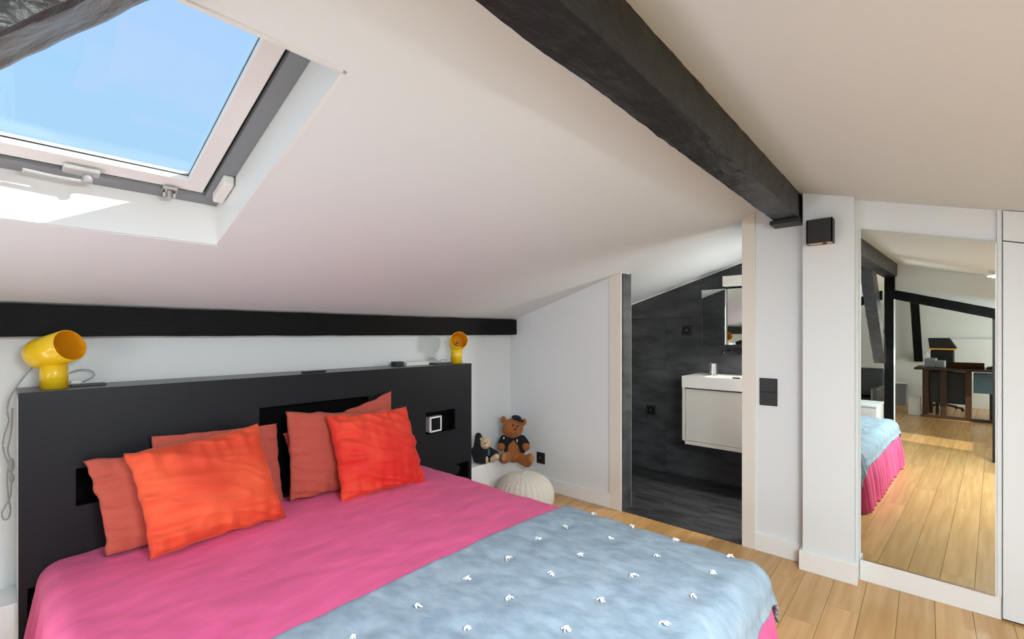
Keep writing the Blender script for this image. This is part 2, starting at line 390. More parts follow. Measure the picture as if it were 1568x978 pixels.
ta, tb = Vector((XT, .55, 1.735)), Vector((XT, -2.5, 1.735-.305*3.05))
ti = rough_bar('tie_beam', 'beam', ta, tb, (.045, 0, 0), (0, 0, .052), None, amp=.004, nl=60, seed=15)
tag(ti, 'black sloping timber under the gable panel, seen in the mirror', 'beam')
ta2, tb2 = Vector((XT, .66, 1.735)), Vector((XT, 2.7, 1.735-.31*2.04))
ti = rough_bar('tie_beam', 'beam', ta2, tb2, (.045, 0, 0), (0, 0, .05), None, amp=.004, nl=40, seed=16)
tag(ti, 'black sloping timber behind the bed, left of the upright post', 'beam')
struct('trim_10', prism(B(), [(XT-.02, .54, 1.75), (XT-.02, -2.5, 1.77-.305*3.04), (XT-.02, -2.5, ZR(-2.5)+.01), (XT-.02, .54, ZR(.54)+.01)], (.04, 0, 0)), 'wall', 'white gable panel over the sloping timber')
sp = struct('trim_11', box((XT-.02, -.262, 0), (XT+.02, -.216, 1.50)), 'matt', 'slim black steel upright at the edge of the mirror view')
fs = rough_bar('far_strut', 'beam', (-5.26, .80, 1.97), (-5.26, .74, .775), (.03, 0, 0), (0, .062, 0), None, amp=.003, nl=30, seed=22)
tag(fs, 'short black strut against the far end wall', 'strut')

struct('trim_13', box((XT+.046, .537, .002), (XT+.060, .549, 1.68)), 'frame', 'thin white edge strip beside the upright timber post')
# ---------------------------------------------------------------- roof windows
def roof_window(name, S, fz, slopek, detail=False, depth=.145):
    RV = depth+.03
    x0, x1, y0, y1 = S; x0 += .0; dz = depth
    wn = bpy.data.objects.new(name, None); C.objects.link(wn); wn['kind'] = 'structure'; wn.location = (0, 0, 0)
    wn['label'] = 'roof window with white lining'
    t = .012
    # lining boards: lower (y1), upper (y0), two sides
    def pl(pts, vec, nm='reveal', m='white'): return obj(nm, prism(B(), pts, vec), m, wn)
    pl([(x0, y1, fz(y1)), (x1, y1, fz(y1)), (x1, y1, fz(y1)+RV), (x0, y1, fz(y1)+RV)], (0, t, 0))
    pl([(x0, y0, fz(y0)), (x1, y0, fz(y0)), (x1, y0, fz(y0)+RV), (x0, y0, fz(y0)+RV)], (0, -t, 0))
    pl([(x0, y0, fz(y0)), (x0, y1, fz(y1)), (x0, y1, fz(y1)+RV), (x0, y0, fz(y0)+RV)], (-t, 0, 0))
    pl([(x1, y0, fz(y0)), (x1, y1, fz(y1)), (x1, y1, fz(y1)+RV), (x1, y0, fz(y0)+RV)], (t, 0, 0))
    def ring(nm, m, ins0, ins1, zo, zt, bev=.002):
        a0, a1, b0, b1 = x0+ins0, x1-ins0, y0+ins0, y1-ins0; c0, c1, d0, d1 = x0+ins1, x1-ins1, y0+ins1, y1-ins1
        for q in ([(a0, b1), (a1, b1), (c1, d1), (c0, d1)], [(a1, b1), (a1, b0), (c1, d0), (c1, d1)], [(a1, b0), (a0, b0), (c0, d0), (c1, d0)], [(a0, b0), (a0, b1), (c0, d1), (c0, d0)]):
            obj(nm, prism(B(), [(x, y, fz(y)+zo) for x, y in q], (0, 0, zt)), m, wn, bevel=bev)
    ring('frame', 'alu', 0.0, .052, dz, .045)
    ring('sash', 'frame', .062, .118, dz+.006, .030)
    ring('seal', 'black', .050, .064, dz+.02, .012, 0)
    ring('gasket', 'black', .1172, .1190, dz+.022, .004, 0)
    c = .118
    obj('pane', prism(B(), [(x0+c, y0+c, fz(y0+c)+dz+.028), (x1-c, y0+c, fz(y0+c)+dz+.028), (x1-c, y1-c, fz(y1-c)+dz+.028), (x0+c, y1-c, fz(y1-c)+dz+.028)], (0, 0, .006)), 'glass', wn)
    return wn
w1 = roof_window('window_1', SK, ZL, .31)
roof_window('window_2', SA, ZR, 0, depth=.35); roof_window('window_3', SC, ZR, 0); roof_window('window_4', SD, ZR, 0); roof_window('window_5', SE, ZR, 0)
# fittings of the window over the bed
fz = lambda y: ZL(y)+.145
def fit(nm, x, y, w_, d_, h_, m):
    bm = box((x-w_/2, y-d_/2, -h_), (x+w_/2, y+d_/2, 0))
    for v in bm.verts: v.co.z += fz(v.co.y)
    return obj(nm, bm, m, w1, bevel=.003)
fit('latch_plate', .175, 1.935, .085, .03, .014, 'acrylic')
bm = B(); cyl(bm, (.19, 1.945, fz(1.945)-.034), (.19, 1.945, fz(1.945)-.006), .012, 16); tube(bm, [(.19, 1.95, fz(1.95)-.03), (.12, 1.955, fz(1.955)-.028), (.05, 1.955, fz(1.955)-.024)], .006, 8); obj('latch_lever', bm, 'acrylic', w1, smooth=True)
fit('latch_plate', .40, 1.95, .045, .03, .012, 'steel')
bm = B(); cyl(bm, (.40, 1.955, fz(1.955)-.032), (.40, 1.955, fz(1.955)-.004), .012, 16); abox(bm, (.382, 1.95, fz(1.95)-.03), (.418, 1.966, fz(1.95)-.016)); obj('latch_knob', bm, 'steel', w1, smooth=False)
bm = box((.522, 1.80, -.035), (.556, 1.925, 0))
for v in bm.verts: v.co.z += ZL(v.co.y)+.145
obj('sensor_box', bm, 'basin', w1, bevel=.006)

# ---------------------------------------------------------------- mirror and cupboards on the right wall
mi = thing('wall_mirror', 'tall frameless mirror on a slightly turned door panel', 'mirror', (3.05, .015, .105))
ey = .038
def mp(y, off=0): return 3.041+(y-.015)*ey-off
ztop = lambda y: 1.855-.283*(.265-y)
bm = B(); prism(bm, [(mp(.258), .258, .112), (mp(-.233), -.233, .112), (mp(-.233), -.233, ztop(-.233)), (mp(.258), .258, ztop(.258))], (.004, 0, 0))
# silver face
obj('glass', bm, 'mirror', mi)
for (a_, b_) in ((.258, .263), (-.238, -.233)):
    bm = B(); prism(bm, [(mp(a_)-.004, a_, .108), (mp(b_)-.004, b_, .108), (mp(b_)-.004, b_, ztop(b_)), (mp(a_)-.004, a_, ztop(a_))], (.010, 0, 0)); obj('edge_trim', bm, 'frame', mi)
bm = B(); prism(bm, [(mp(.262)-.002, .262, .106), (mp(-.238)-.002, -.238, .106), (mp(-.238)-.002, -.238, .112), (mp(.262)-.002, .262, .112)], (.008, 0, 0)); obj('edge_trim', bm, 'chrome', mi)
# cupboard doors, right of the mirror
ydiv = [-.256, -.76, -1.26, -1.76, -2.26]
for i in range(4):
    y1, y0 = ydiv[i]-.0015, ydiv[i+1]+.0015
    cab = thing('cupboard', ('white flush cupboard beside the mirror, cut off by the frame edge', 'white flush cupboard one door past the mirror cupboard', 'white flush cupboard two doors past the mirror cupboard', 'white flush cupboard at the low end of the wall')[i], 'cupboard', (XW-.01, (y0+y1)/2, 0), 'white cupboards along the mirror wall')
    zt = lambda y: 1.717-.283*(-.256-y)
    obj('door', prism(B(), yz(XW-.022, [(y0, .012), (y1, .012), (y1, zt(y1)-.002), (y0, zt(y0)-.002)]), (.018, 0, 0)), 'wall', cab, bevel=.0015)
    obj('top_panel', prism(B(), yz(XW-.022, [(y0, zt(y0)+.003), (y1, zt(y1)+.003), (y1, ZR(y1)-.003), (y0, ZR(y0)-.003)]), (.018, 0, 0)), 'wall', cab, bevel=.0015)
    obj('carcass', prism(B(), yz(XW-.004, [(y0, .0), (y1, .0), (y1, ZR(y1)-.01), (y0, ZR(y0)-.01)]), (.002, 0, 0)), 'dark', cab)
struct('trim_12', prism(B(), yz(XW-.014, [(-.2545, .105), (-.240, .105), (-.240, ZR(-.24)), (-.2545, ZR(-.2545))]), (.014, 0, 0)), 'wall', 'narrow white stile between mirror and cupboards')

# sconce
sc = thing('wall_sconce', 'black square wall sconce with copper inside on the white pillar', 'wall lamp', (2.97, .42, 1.78))
y0, y1, x0, z0, z1 = .362, .478, 2.888, 1.776, 1.902
bm = B()
abox(bm, (x0, y0, z0), (x0+.006, y1, z1)); abox(bm, (2.963, y0, z0), (2.969, y1, z1)); abox(bm, (x0, y0, z0), (2.969, y0+.006, z1)); abox(bm, (x0, y1-.006, z0), (2.969, y1, z1))
abox(bm, (x0+.006, y0+.006, z1-.03), (2.963, y1-.006, z1-.024))
obj('housing', bm, 'matt', sc)
bm = B(); abox(bm, (x0+.007, y0+.007, z0+.001), (2.962, y1-.007, z0+.004)); obj('reflector', bm, 'copper', sc)
bm = B(); cyl(bm, (2.925, .40, z0-.004), (2.925, .40, z0+.001), .010, 16); obj('bulb', bm, 'black', sc)

# switches and sockets (thin things on walls)
def plate_x(name, label, cat, X, y0, y1, z0, z1, kind, n=1, grp=None):
    t = thing(name, label, cat, (X, (y0+y1)/2, (z0+z1)/2), grp)
    obj('cover_plate', box((X-.008, y0, z0), (X, y1, z1)), 'matt', t, bevel=.0015)
    yc, zc = (y0+y1)/2, (z0+z1)/2
    if kind == 'switch':
        h = (z1-z0)/n
        for k in range(n):
            obj('rocker', box((X-.011, y0+.004, z0+h*k+.003), (X-.007, y1-.004, z0+h*(k+1)-.003)), 'black', t, bevel=.001)
    else:
        bm = B(); lathe(bm, [(.026, 0), (.026, .004), (.021, .004), (.021, .0), ], (X-.007, yc, zc), (-1, 0, 0), 28); obj('socket_ring', bm, 'niche', t, smooth=False)
        for s in (-1, 1):
            bm = B(); cyl(bm, (X-.007, yc+s*.0095, zc), (X-.0095, yc+s*.0095, zc), .003, 10); obj('pin_hole', bm, 'grey', t)
        bm = B(); cyl(bm, (X-.007, yc, zc+.012), (X-.013, yc, zc+.012), .0025, 10); obj('earth_pin', bm, 'steel', t)
    return t
plate_x('light_switch', 'black double switch plate on the white wall beside the doorway', 'switch', XW, .649, .743, .872, 1.033, 'switch', 2)
plate_x('wall_socket', 'black socket low on the white wall beside the brown bear', 'socket', XW, 2.368, 2.452, .206, .300, 'socket')
plate_x('wall_socket', 'black socket high on the slate wall left of the bathroom mirror', 'socket', XB, 1.575, 1.665, 1.28, 1.37, 'socket', 1)
plate_x('wall_socket', 'black socket low on the slate wall left of the washbasin unit', 'socket', XB, 1.92, 2.01, .52, .61, 'socket', 1)

# ---------------------------------------------------------------- bathroom furniture
va = thing('washbasin_cabinet', 'wall-hung cream washbasin cabinet on the slate wall', 'cabinet', (4.0, 1.15, .37))
VX, VY0, VY1 = 3.80, .70, 1.507
obj('carcass', box((VX+.018, VY0+.006, .392), (XB-.002, VY1-.004, .850)), 'vanity', va, bevel=.002)
obj('drawer_front', box((VX+.002, VY0+.03, .420), (VX+.016, VY1-.027, .842)), 'vanity', va, bevel=.001)
obj('shadow_gap', box((VX+.0165, VY0+.012, .400), (VX+.0175, VY1-.012, .851)), 'dark', va)
bm = B()
for lo, hi in (((VX-.004, VY0, .388), (VX+.018, VY1, .415)), ((VX-.004, VY1-.022, .388), (VX+.018, VY1, .852)), ((VX-.004, VY0, .388), (VX+.012, VY0+.02, .852))): abox(bm, lo, hi)
obj('face_frame', bm, 'vanity', va)
ba = obj('washbasin', B(), 'basin'); bpy.data.objects.remove(ba)
ba = thing('washbasin', 'white slab washbasin on top of the cream cabinet', 'washbasin', (4.0, 1.15, .852))
bm = B(); zt0, zt1 = .853, .946
abox(bm, (VX-.006, VY0-.003, zt0), (VX+.03, VY1+.003, zt1)); abox(bm, (XB-.10, VY0-.003, zt0), (XB-.002, VY1+.003, zt1))
abox(bm, (VX+.03, VY1-.16, zt0), (XB-.10, VY1+.003, zt1)); abox(bm, (VX+.03, VY0-.003, zt0), (XB-.10, VY0+.03, zt1)); abox(bm, (VX+.03, VY0+.03, zt0), (XB-.10, VY1-.16, zt0+.03))
obj('bowl', bm, 'basin', ba)
bm = B(); abox(bm, (XB-.104, 1.14, .922), (XB-.099, 1.20, .934)); obj('overflow_slot', bm, 'black', ba)
cu = thing('tumbler', 'brushed steel tumbler standing on the washbasin rim', 'tumbler', (4.05, 1.345, .947))
bm = B(); lathe(bm, [(0, .001), (.034, .001), (.035, .004), (.035, .098), (.032, .098), (.032, .006), (0, .006)], (4.05, 1.345, .946), n=28); obj('cup', bm, 'steel', cu, smooth=False)
fa = thing('wall_tap', 'black wall-mounted tap below the bathroom mirror', 'tap', (XB, 1.22, 1.15))
bm = B(); cyl(bm, (XB, 1.17, 1.145), (XB-.012, 1.17, 1.145), .028, 24); obj('backplate', bm, 'black', fa)
bm = B(); tube(bm, [(XB-.01, 1.255, 1.15), (XB-.09, 1.255, 1.155), (XB-.15, 1.255, 1.15), (XB-.165, 1.255, 1.125)], .010, 12); obj('spout', bm, 'black', fa, smooth=True)
bm = B(); cyl(bm, (XB, 1.17, 1.145), (XB-.05, 1.17, 1.145), .018, 20); tube(bm, [(XB-.045, 1.17, 1.145), (XB-.055, 1.21, 1.165)], .006, 8, 1); obj('lever', bm, 'black', fa, smooth=False)
mc = thing('mirror_cabinet', 'mirror-fronted cabinet on the slate bathroom wall', 'cabinet', (4.1, 1.2, 1.2))
obj('carcass', box((4.035, .80, 1.206), (XB-.002, 1.429, 1.664)), 'grey', mc)
def mdoor(y0, y1, ang):
    bm = box((-.010, 0, 1.204), (0, y1-y0, 1.666))
    d = obj('mirror_door', bm, 'mirror', mc, bevel=.001)
    d.matrix_parent_inverse = Matrix.Translation(-mc.location)
    d.location = (4.034+(.0 if ang > -.05 else -.021), y0, 0); d.rotation_euler = (0, 0, ang); return d
mdoor(1.232, 1.430, -.10); mdoor(.80, 1.226, -.020)
lb = thing('cabinet_lamp', 'cream box lamp mounted above the bathroom mirror cabinet', 'lamp', (4.1, 1.1, 1.69))
obj('housing', box((4.05, .86, 1.692), (XB-.002, 1.269, 1.776)), 'vanity', lb, bevel=.002)
obj('diffuser', box((4.06, .87, 1.688), (XB-.03, 1.259, 1.692)), 'basin', lb)

# ---------------------------------------------------------------- headboard
hb = thing('headboard', 'wide black lacquered headboard wall with open niches', 'headboard', (1.2, 2.62, 0))
HX0, HX1, HY0, HZ = .055, 2.342, 2.50, 1.078
xs = sorted({HX0, .078, .125, .21, .50, .884, 1.50, 1.923, 2.183, 2.19, 2.315, HX1}); zs = sorted({0, .225, .245, .345, .365, .46, .616, .765, .923, HZ-.006})
nich = [(.21, .50, .616, .765), (.884, 1.50, .46, .923), (1.923, 2.183, .616, .765), (.078, .125, .225, .345), (2.19, 2.315, .245, .365)]
bm = B(); ND = .13
for i in range(len(xs)-1):
    for j in range(len(zs)-1):
        xc, zc = (xs[i]+xs[i+1])/2, (zs[j]+zs[j+1])/2
        if any(a < xc < b and c < zc < d for a, b, c, d in nich): continue
        q = [bm.verts.new(p) for p in ((xs[i], HY0, zs[j]), (xs[i+1], HY0, zs[j]), (xs[i+1], HY0, zs[j+1]), (xs[i], HY0, zs[j+1]))]; bm.faces.new(q)
bmesh.ops.remove_doubles(bm, verts=bm.verts, dist=1e-5)
bmesh.ops.recalc_face_normals(bm, faces=bm.faces)
g = bmesh.ops.extrude_face_region(bm, geom=bm.faces[:]); bmesh.ops.translate(bm, vec=(0, .018, 0), verts=[v for v in g['geom'] if isinstance(v, bmesh.types.BMVert)])
obj('front_board', bm, 'head', hb)
obj('top_board', box((HX0, HY0+.0005, HZ-.02), (HX1, YB-.002, HZ)), 'headtop', hb, bevel=.0008)
obj('top_edge', box((HX0, HY0-.0005, HZ-.0208), (HX1, HY0+.003, HZ+.0002)), 'head', hb)
for x0 in (HX0, HX1-.018): obj('side_board', box((x0, HY0+.018, 0), (x0+.018, 2.575 if x0 < 1 else 2.575, HZ-.02)), 'wall', hb)  # white colour on the sides stands for light catching the board's edge
for x0 in (HX0, HX1-.018): obj('side_board', box((x0, 2.575, .277), (x0+.018, YB-.002, HZ-.02)), 'wall', hb)
for k, (a, b, c, d) in enumerate(nich):
    bm = B(); e_ = .004; t = .006
    abox(bm, (a-t, HY0+.0185, c-t), (b+t, HY0+ND*.55, c)); abox(bm, (a-t, HY0+.0185, d), (b+t, HY0+ND*.55, d+t))
    abox(bm, (a-t, HY0+.0185, c), (a, HY0+ND*.55, d)); abox(bm, (b, HY0+.0185, c), (b+t, HY0+ND*.55, d)); abox(bm, (a-t, HY0+ND*.55, c-t), (b+t, HY0+ND*.55+t, d+t))
    obj('niche_box', bm, 'niche', hb)
# sockets in lower niches
for x_, z_ in ((2.25, .305),):
    bm = B(); cyl(bm, (x_, HY0+.07, z_), (x_, HY0+.06, z_), .03, 24); obj('niche_socket', bm, 'matt', hb)
bm = B(); cyl(bm, (.10, HY0+.07, .285), (.10, HY0+.04, .285), .012, 20); obj('niche_socket', bm, 'matt', hb)
# clock in the right niche
ck = thing('bedside_clock', 'small white-framed digital clock in the right headboard niche', 'clock', (2.02, 2.53, .617))
ck_rot = Matrix.Rotation(math.radians(-14), 4, 'Z')
def local(bm, loc, rz):
    bmesh.ops.transform(bm, matrix=Matrix.Translation(loc) @ Matrix.Rotation(rz, 4, 'Z'), verts=bm.verts); return bm
CL = (2.012, 2.507, .628); RZ = math.radians(3)
bm = B(); abox(bm, (-.058, 0, 0), (.058, .045, .10)); obj('clock_body', local(bm, CL, RZ), 'grey', ck, bevel=.004)
bm = B()
for lo, hi in (((-.052, -.004, -.002), (.052, .002, .008)), ((-.052, -.004, .092), (.052, .002, .102)), ((-.052, -.004, .0), (-.042, .002, .10)), ((.042, -.004, 0), (.052, .002, .10))): abox(bm, lo, hi)
obj('clock_rim', local(bm, CL, RZ), 'white', ck)
bm = B(); abox(bm, (-.042, -.001, .008), (.042, .001, .092)); obj('clock_face', local(bm, CL, RZ), 'screen', ck)
bm = B(); abox(bm, (-.05, .002, -.011), (.05, .04, 0)); obj('clock_foot', local(bm, CL, RZ), 'screen', ck)

# ---------------------------------------------------------------- lamps on the headboard
def ylamp(name, label, bx, by, top, oc, ax, L, r=.063, br=.042):
    t = thing(name, label, 'lamp', (bx, by, HZ)); ax = Vector(ax).normalized(); oc = Vector(oc)
    bm = B(); lathe(bm, [(0, 0), (br, 0), (br, top-HZ), (br-.003, top-HZ), (br-.003, .004), (0, .004)], (bx, by, HZ+.0005), n=48); obj('base', bm, 'yellow', t, smooth=False)
    for p in t.children[0].data.polygons: p.use_smooth = abs(p.normal.z) < .5
    bk = oc-ax*L
    bm = B(); lathe(bm, [(0, 0), (r*.55, .003), (r*.85, .012), (r*.97, .028), (r, .045), (r, L), (r-.003, L+.001), ], bk, ax, 56); obj('shade', bm, 'yellow', t, smooth=True)
    bm = B(); lathe(bm, [(r-.003, L+.001), (r-.004, L-.002), (r-.004, .05), (r*.8, .02), (0, .010)], bk, ax, 56); obj('shade_lining', bm, 'yellowin', t, smooth=True)
    bm = B(); cyl(bm, bk+ax*.012, bk+ax*.06, .016, 20); obj('bulb_holder', bm, 'yellow', t)
    bm = B(); lathe(bm, [(0, .058), (.010, .060), (.012, .075), (.008, .088), (0, .092)], bk, ax, 16); obj('bulb', bm, 'steel', t, smooth=True)
    bm = B(); cyl(bm, bk+ax*.055, bk+ax*.06, .011, 16); obj('bulb_collar', bm, 'black', t)
    return t
ylamp('table_lamp', 'yellow tubular lamp at the left end of the headboard, turned sideways', .156, 2.612, 1.192, (.196, 2.535, 1.252), (.56, -.78, .27), .165)
ylamp('table_lamp', 'yellow tubular lamp at the right end of the headboard, facing the room', 2.270, 2.585, 1.205, (2.235, 2.515, 1.250), (-.52, -.80, .22), .15)
# lamp cable hanging left of the headboard
t = thing('lamp_cable', 'grey lamp cable looping down left of the headboard', 'cable', (.03, 2.6, .7))
Q = lambda px, py, y_=2.66: (lambda d: Vector((0, 0, H))+d*(y_/d.y))(FW+((px-CX)/F_PX)*RT+Vector((0, 0, (HY-py)/F_PX)))
bm = B(); tube(bm, [Q(50, 562), Q(38, 575), Q(24, 594), Q(14, 612), Q(11, 630), Q(13, 645), Q(6, 668), Q(5, 688), Q(12, 708), Q(17, 722), Q(17, 748), Q(15, 762), Q(8, 775), Q(3, 786), Q(6, 795), Q(13, 793), Q(16, 780), Q(13, 762), Q(11, 735), Q(13, 715), Q(16, 705), Q(12, 690), Q(15, 672), Q(18, 650), Q(19, 625)], .0028, 8, 5)
obj('wire', bm, 'cable', t, smooth=True)
bm = B(); ell(bm, Q(17, 712), (.010, .008, .028), seg=14); ell(bm, Q(18, 732), (.008, .007, .02), seg=14); o = obj('inline_switch', bm, 'grey', t, smooth=True)
# small things on the headboard top
t = thing('phone', 'flat black phone with a plug beside the left yellow lamp', 'phone', (.26, 2.66, HZ))
obj('phone_body', box((.205, 2.615, HZ+.0005), (.315, 2.675, HZ+.009)), 'black', t, bevel=.002)
obj('plug', box((.21, 2.69, HZ+.0005), (.245, 2.72, HZ+.022)), 'white', t, bevel=.003)
bm = B(); tube(bm, [(.245, 2.70, HZ+.012), (.285, 2.70, HZ+.035), (.275, 2.71, HZ+.06), (.235, 2.70, HZ+.065), (.205, 2.67, HZ+.055)], .0025, 8); obj('wire', bm, 'grey', t, smooth=True)
t = thing('remote_control', 'small black remote control in the middle of the headboard top', 'remote control', (1.19, 2.57, HZ))
obj('remote_body', box((1.125, 2.545, HZ+.0005), (1.255, 2.575, HZ+.011)), 'black', t, bevel=.002)
bm = B()
for k in range(5): cyl(bm, (1.145+k*.022, 2.56, HZ+.011), (1.145+k*.022, 2.56, HZ+.0135), .005, 10)
o = obj('button', bm, 'grey', t); o['kind'] = 'stuff'
t = thing('black_case', 'little black box at the left end of the white box on the headboard', 'box', (1.80, 2.66, HZ))
obj('case_body', box((1.785, 2.64, HZ+.0005), (1.845, 2.70, HZ+.024)), 'matt', t, bevel=.002)
obj('case_lid', box((1.784, 2.639, HZ+.0245), (1.846, 2.701, HZ+.030)), 'black', t, bevel=.001)
t = thing('white_box', 'long flat white box lying on the headboard top', 'box', (1.96, 2.67, HZ))
obj('box_body', box((1.855, 2.62, HZ+.0005), (2.045, 2.70, HZ+.016)), 'white', t, bevel=.002)
obj('box_lid', box((1.855, 2.62, HZ+.0165), (2.045, 2.70, HZ+.024)), 'white', t, bevel=.002)
t = thing('tablet', 'thin black tablet lying beside the right yellow lamp', 'tablet', (2.12, 2.60, HZ))
obj('tablet_body', box((2.075, 2.565, HZ+.0005), (2.215, 2.68, HZ+.008)), 'black', t, bevel=.002)
bm = B(); tube(bm, [(2.10, 2.70, HZ+.003), (2.12, 2.71, HZ+.038), (2.16, 2.70, HZ+.034), (2.19, 2.69, HZ+.012), (2.215, 2.68, HZ+.026), (2.24, 2.66, HZ+.02)], .0025, 8); obj('wire', bm, 'cable', t, smooth=True)

# ---------------------------------------------------------------- bed
BX0, BX1, BY0, BY1, BZ = .10, 1.945, .430, 2.495, .425
bd = thing('bed', 'wide double bed standing against the black headboard', 'bed', (1.02, 1.45, 0))
obj('base', box((BX0+.10, BY0+.10, .06), (BX1-.10, BY1-.01, .22)), 'beige', bd, bevel=.01)
obj('mattress', box((BX0+.06, BY0+.07, .221), (BX1-.06, BY1-.008, .395)), 'white', bd, bevel=.03)
for x_, y_ in ((.28, .55), (1.76, .55), (.28, 2.38), (1.76, 2.38)):
    bm = B(); cyl(bm, (x_, y_, 0.001), (x_, y_, .06), .025, 16); obj('leg', bm, 'black', bd)
def drape(r, ext, off, ynear, yfar, nx, ny, pleat, seed, wr, foot_ext=None, flare=0.0, hang_noise=0.0, side_pleat=None, dip=0):
    """cloth over the bed: flat top, rounded edge, then down; yfar edge is cut straight"""
    ix0, ix1, iy0 = BX0+r, BX1-r, BY0+r
    fe = foot_ext or ext; bm = B(); grid = []
    aa = [ix0-ext+(ix1-ix0+2*ext)*i/nx for i in range(nx+1)]
    bb = [iy0-fe+(yfar-iy0+fe)*j/ny for j in range(ny+1)]
    def pos(a, b):
        qx, qy = min(max(a, ix0), ix1), max(b, iy0)
        dx, dy = a-qx, b-qy
        L = max(abs(dx)/ext, abs(dy)/fe)
        ln = math.hypot(dx, dy); cs = 1+dip*min(abs(dx)/ext, abs(dy)/fe)
        crown = .020*(1-((qx-(ix0+ix1)/2)/((ix1-ix0)/2))**2)
        z = BZ+crown; nx_, ny_ = 0, 0; dist = 0
        if ln > 1e-9:
            nx_, ny_ = dx/ln, dy/ln
            dist = L*cs*(ext if abs(dx)/ext >= abs(dy)/fe else fe)
            arc = r*PI/2
            if dist < arc: h = r*math.sin(dist/r); dr = r*(1-math.cos(dist/r))
            else: h = r+(dist-arc)*flare; dr = r+(dist-arc)
            s = (b if abs(dx) > abs(dy) else a)+math.atan2(dy, dx)*.35
            k = min(1, max(0, (dist-arc*.6)/.22))
            pp = pleat if abs(dy)*1.0 > abs(dx)*.8 else (side_pleat or pleat)
            w_ = pp*k*(.6*math.sin(s*52+3*noise.noise(Vector((s*4, seed, 0))))+.5*noise.noise(Vector((s*24, seed, dist*1.5)))+.5*noise.noise(Vector((s*9, seed+3, dist))))
            h += w_; qx += nx_*(h+off); qy += ny_*(h+off); z = BZ+crown*(max(0, 1-dist/arc))-dr
            if hang_noise: z += hang_noise*noise.noise(Vector((s*3, seed, 0)))*min(1, dist/arc)
        top = max(0, 1-dist/.1)
        q = Vector((a*3.2+b*1.3, b*2.2-a*.6, seed))
        z += off+wr*(.6*noise.noise(q*1.2)+.45*noise.noise(Vector((q.x*2.5+2*noise.noise(q), q.y*6, seed))))*(.4+.6*top)
        return Vector((qx, qy, max(z, .006)))
    for a in aa: grid.append([bm.verts.new(pos(a, b)) for b in bb])
    for i in range(nx):
        for j in range(ny): bm.faces.new((grid[i][j], grid[i+1][j], grid[i+1][j+1], grid[i][j+1]))
    return bm, pos
bm, posp = drape(.075, .075*PI/2+.345, 0, 0, BY1, 320, 260, .024, 1.3, .010, flare=.11, side_pleat=.017)
cv = obj('bed_cover', bm, 'pink', smooth=True, recalc=True)
s_ = cv.modifiers.new('solid', 'SOLIDIFY'); s_.thickness = .003; s_.offset = -1
tag(cv, 'raspberry pink gathered cover over the whole bed down to the floor', 'bed cover')
th = thing('throw', 'blue-grey quilted throw with white tufts over the foot of the bed', 'throw', (1.02, .9, .44))
bm, post = drape(.085, .085*PI/2+.055, .014, 0, 1.362, 200, 150, .010, 4.7, .008, foot_ext=.085*PI/2+.03, flare=.35, hang_noise=.02, dip=.55)
# puffy quilting between tufts and soft folded edge
TX = [.265+.203*i for i in range(9)]; TY = [1.178-.205*j for j in range(4)]
for v in bm.verts:
    dmin = 9
    for x_ in TX:
        for y_ in TY:
            d_ = (v.co.x-x_)**2+(v.co.y-y_)**2
            if d_ < dmin: dmin = d_
    if v.co.z > .37: v.co.z += .008*(1-math.exp(-dmin/.0018))-.002
    if v.co.y > 1.33: v.co.z -= .012*((v.co.y-1.33)/.032)**2
    v.co.y += .008*noise.noise(Vector((v.co.x*3, 0, 5))) if v.co.y > 1.3 else 0
q_ = obj('quilt', bm, 'blue', th, smooth=True)
s_ = q_.modifiers.new('solid', 'SOLIDIFY'); s_.thickness = .010; s_.offset = -1
from mathutils.bvhtree import BVHTree
me = q_.data; bv = BVHTree.FromPolygons([v.co[:] for v in me.vertices], [p.vertices[:] for p in me.polygons])
def drop(bv_, x, y, d=.42): 
    h = bv_.ray_cast(Vector((x, y, 1.5)), Vector((0, 0, -1))); return h[0].z if h[0] else d
for i, x_ in enumerate(TX):
    for j, y_ in enumerate(TY):
        x2, y2 = x_+random.uniform(-.01, .01)+(.012 if j % 2 else 0), y_+random.uniform(-.01, .01)
        if x2 > BX1-.04: x2 = BX1-.05
        zz = drop(bv, x2, y2)+.002; bm = B()
        for k in range(4):
            an = random.uniform(0, 2*PI); L = random.uniform(.008, .017); d_ = Vector((math.cos(an), math.sin(an), 0)); n_ = Vector((-d_.y, d_.x, 0))
            c_ = Vector((x2+random.uniform(-.006, .006), y2+random.uniform(-.006, .006), zz))
            tube(bm, [c_-d_*L*.6, c_-d_*L*.2+n_*L*.35+Vector((0, 0, .004)), c_+d_*L*.3-n_*L*.2+Vector((0, 0, .007)), c_+d_*L+n_*L*.15+Vector((0, 0, .001))], .0022, 6, 3)
        obj('tuft', bm, 'thread', th, smooth=True)
mec = cv.data; bvc = BVHTree.FromPolygons([v.co[:] for v in mec.vertices], [p.vertices[:] for p in mec.polygons])

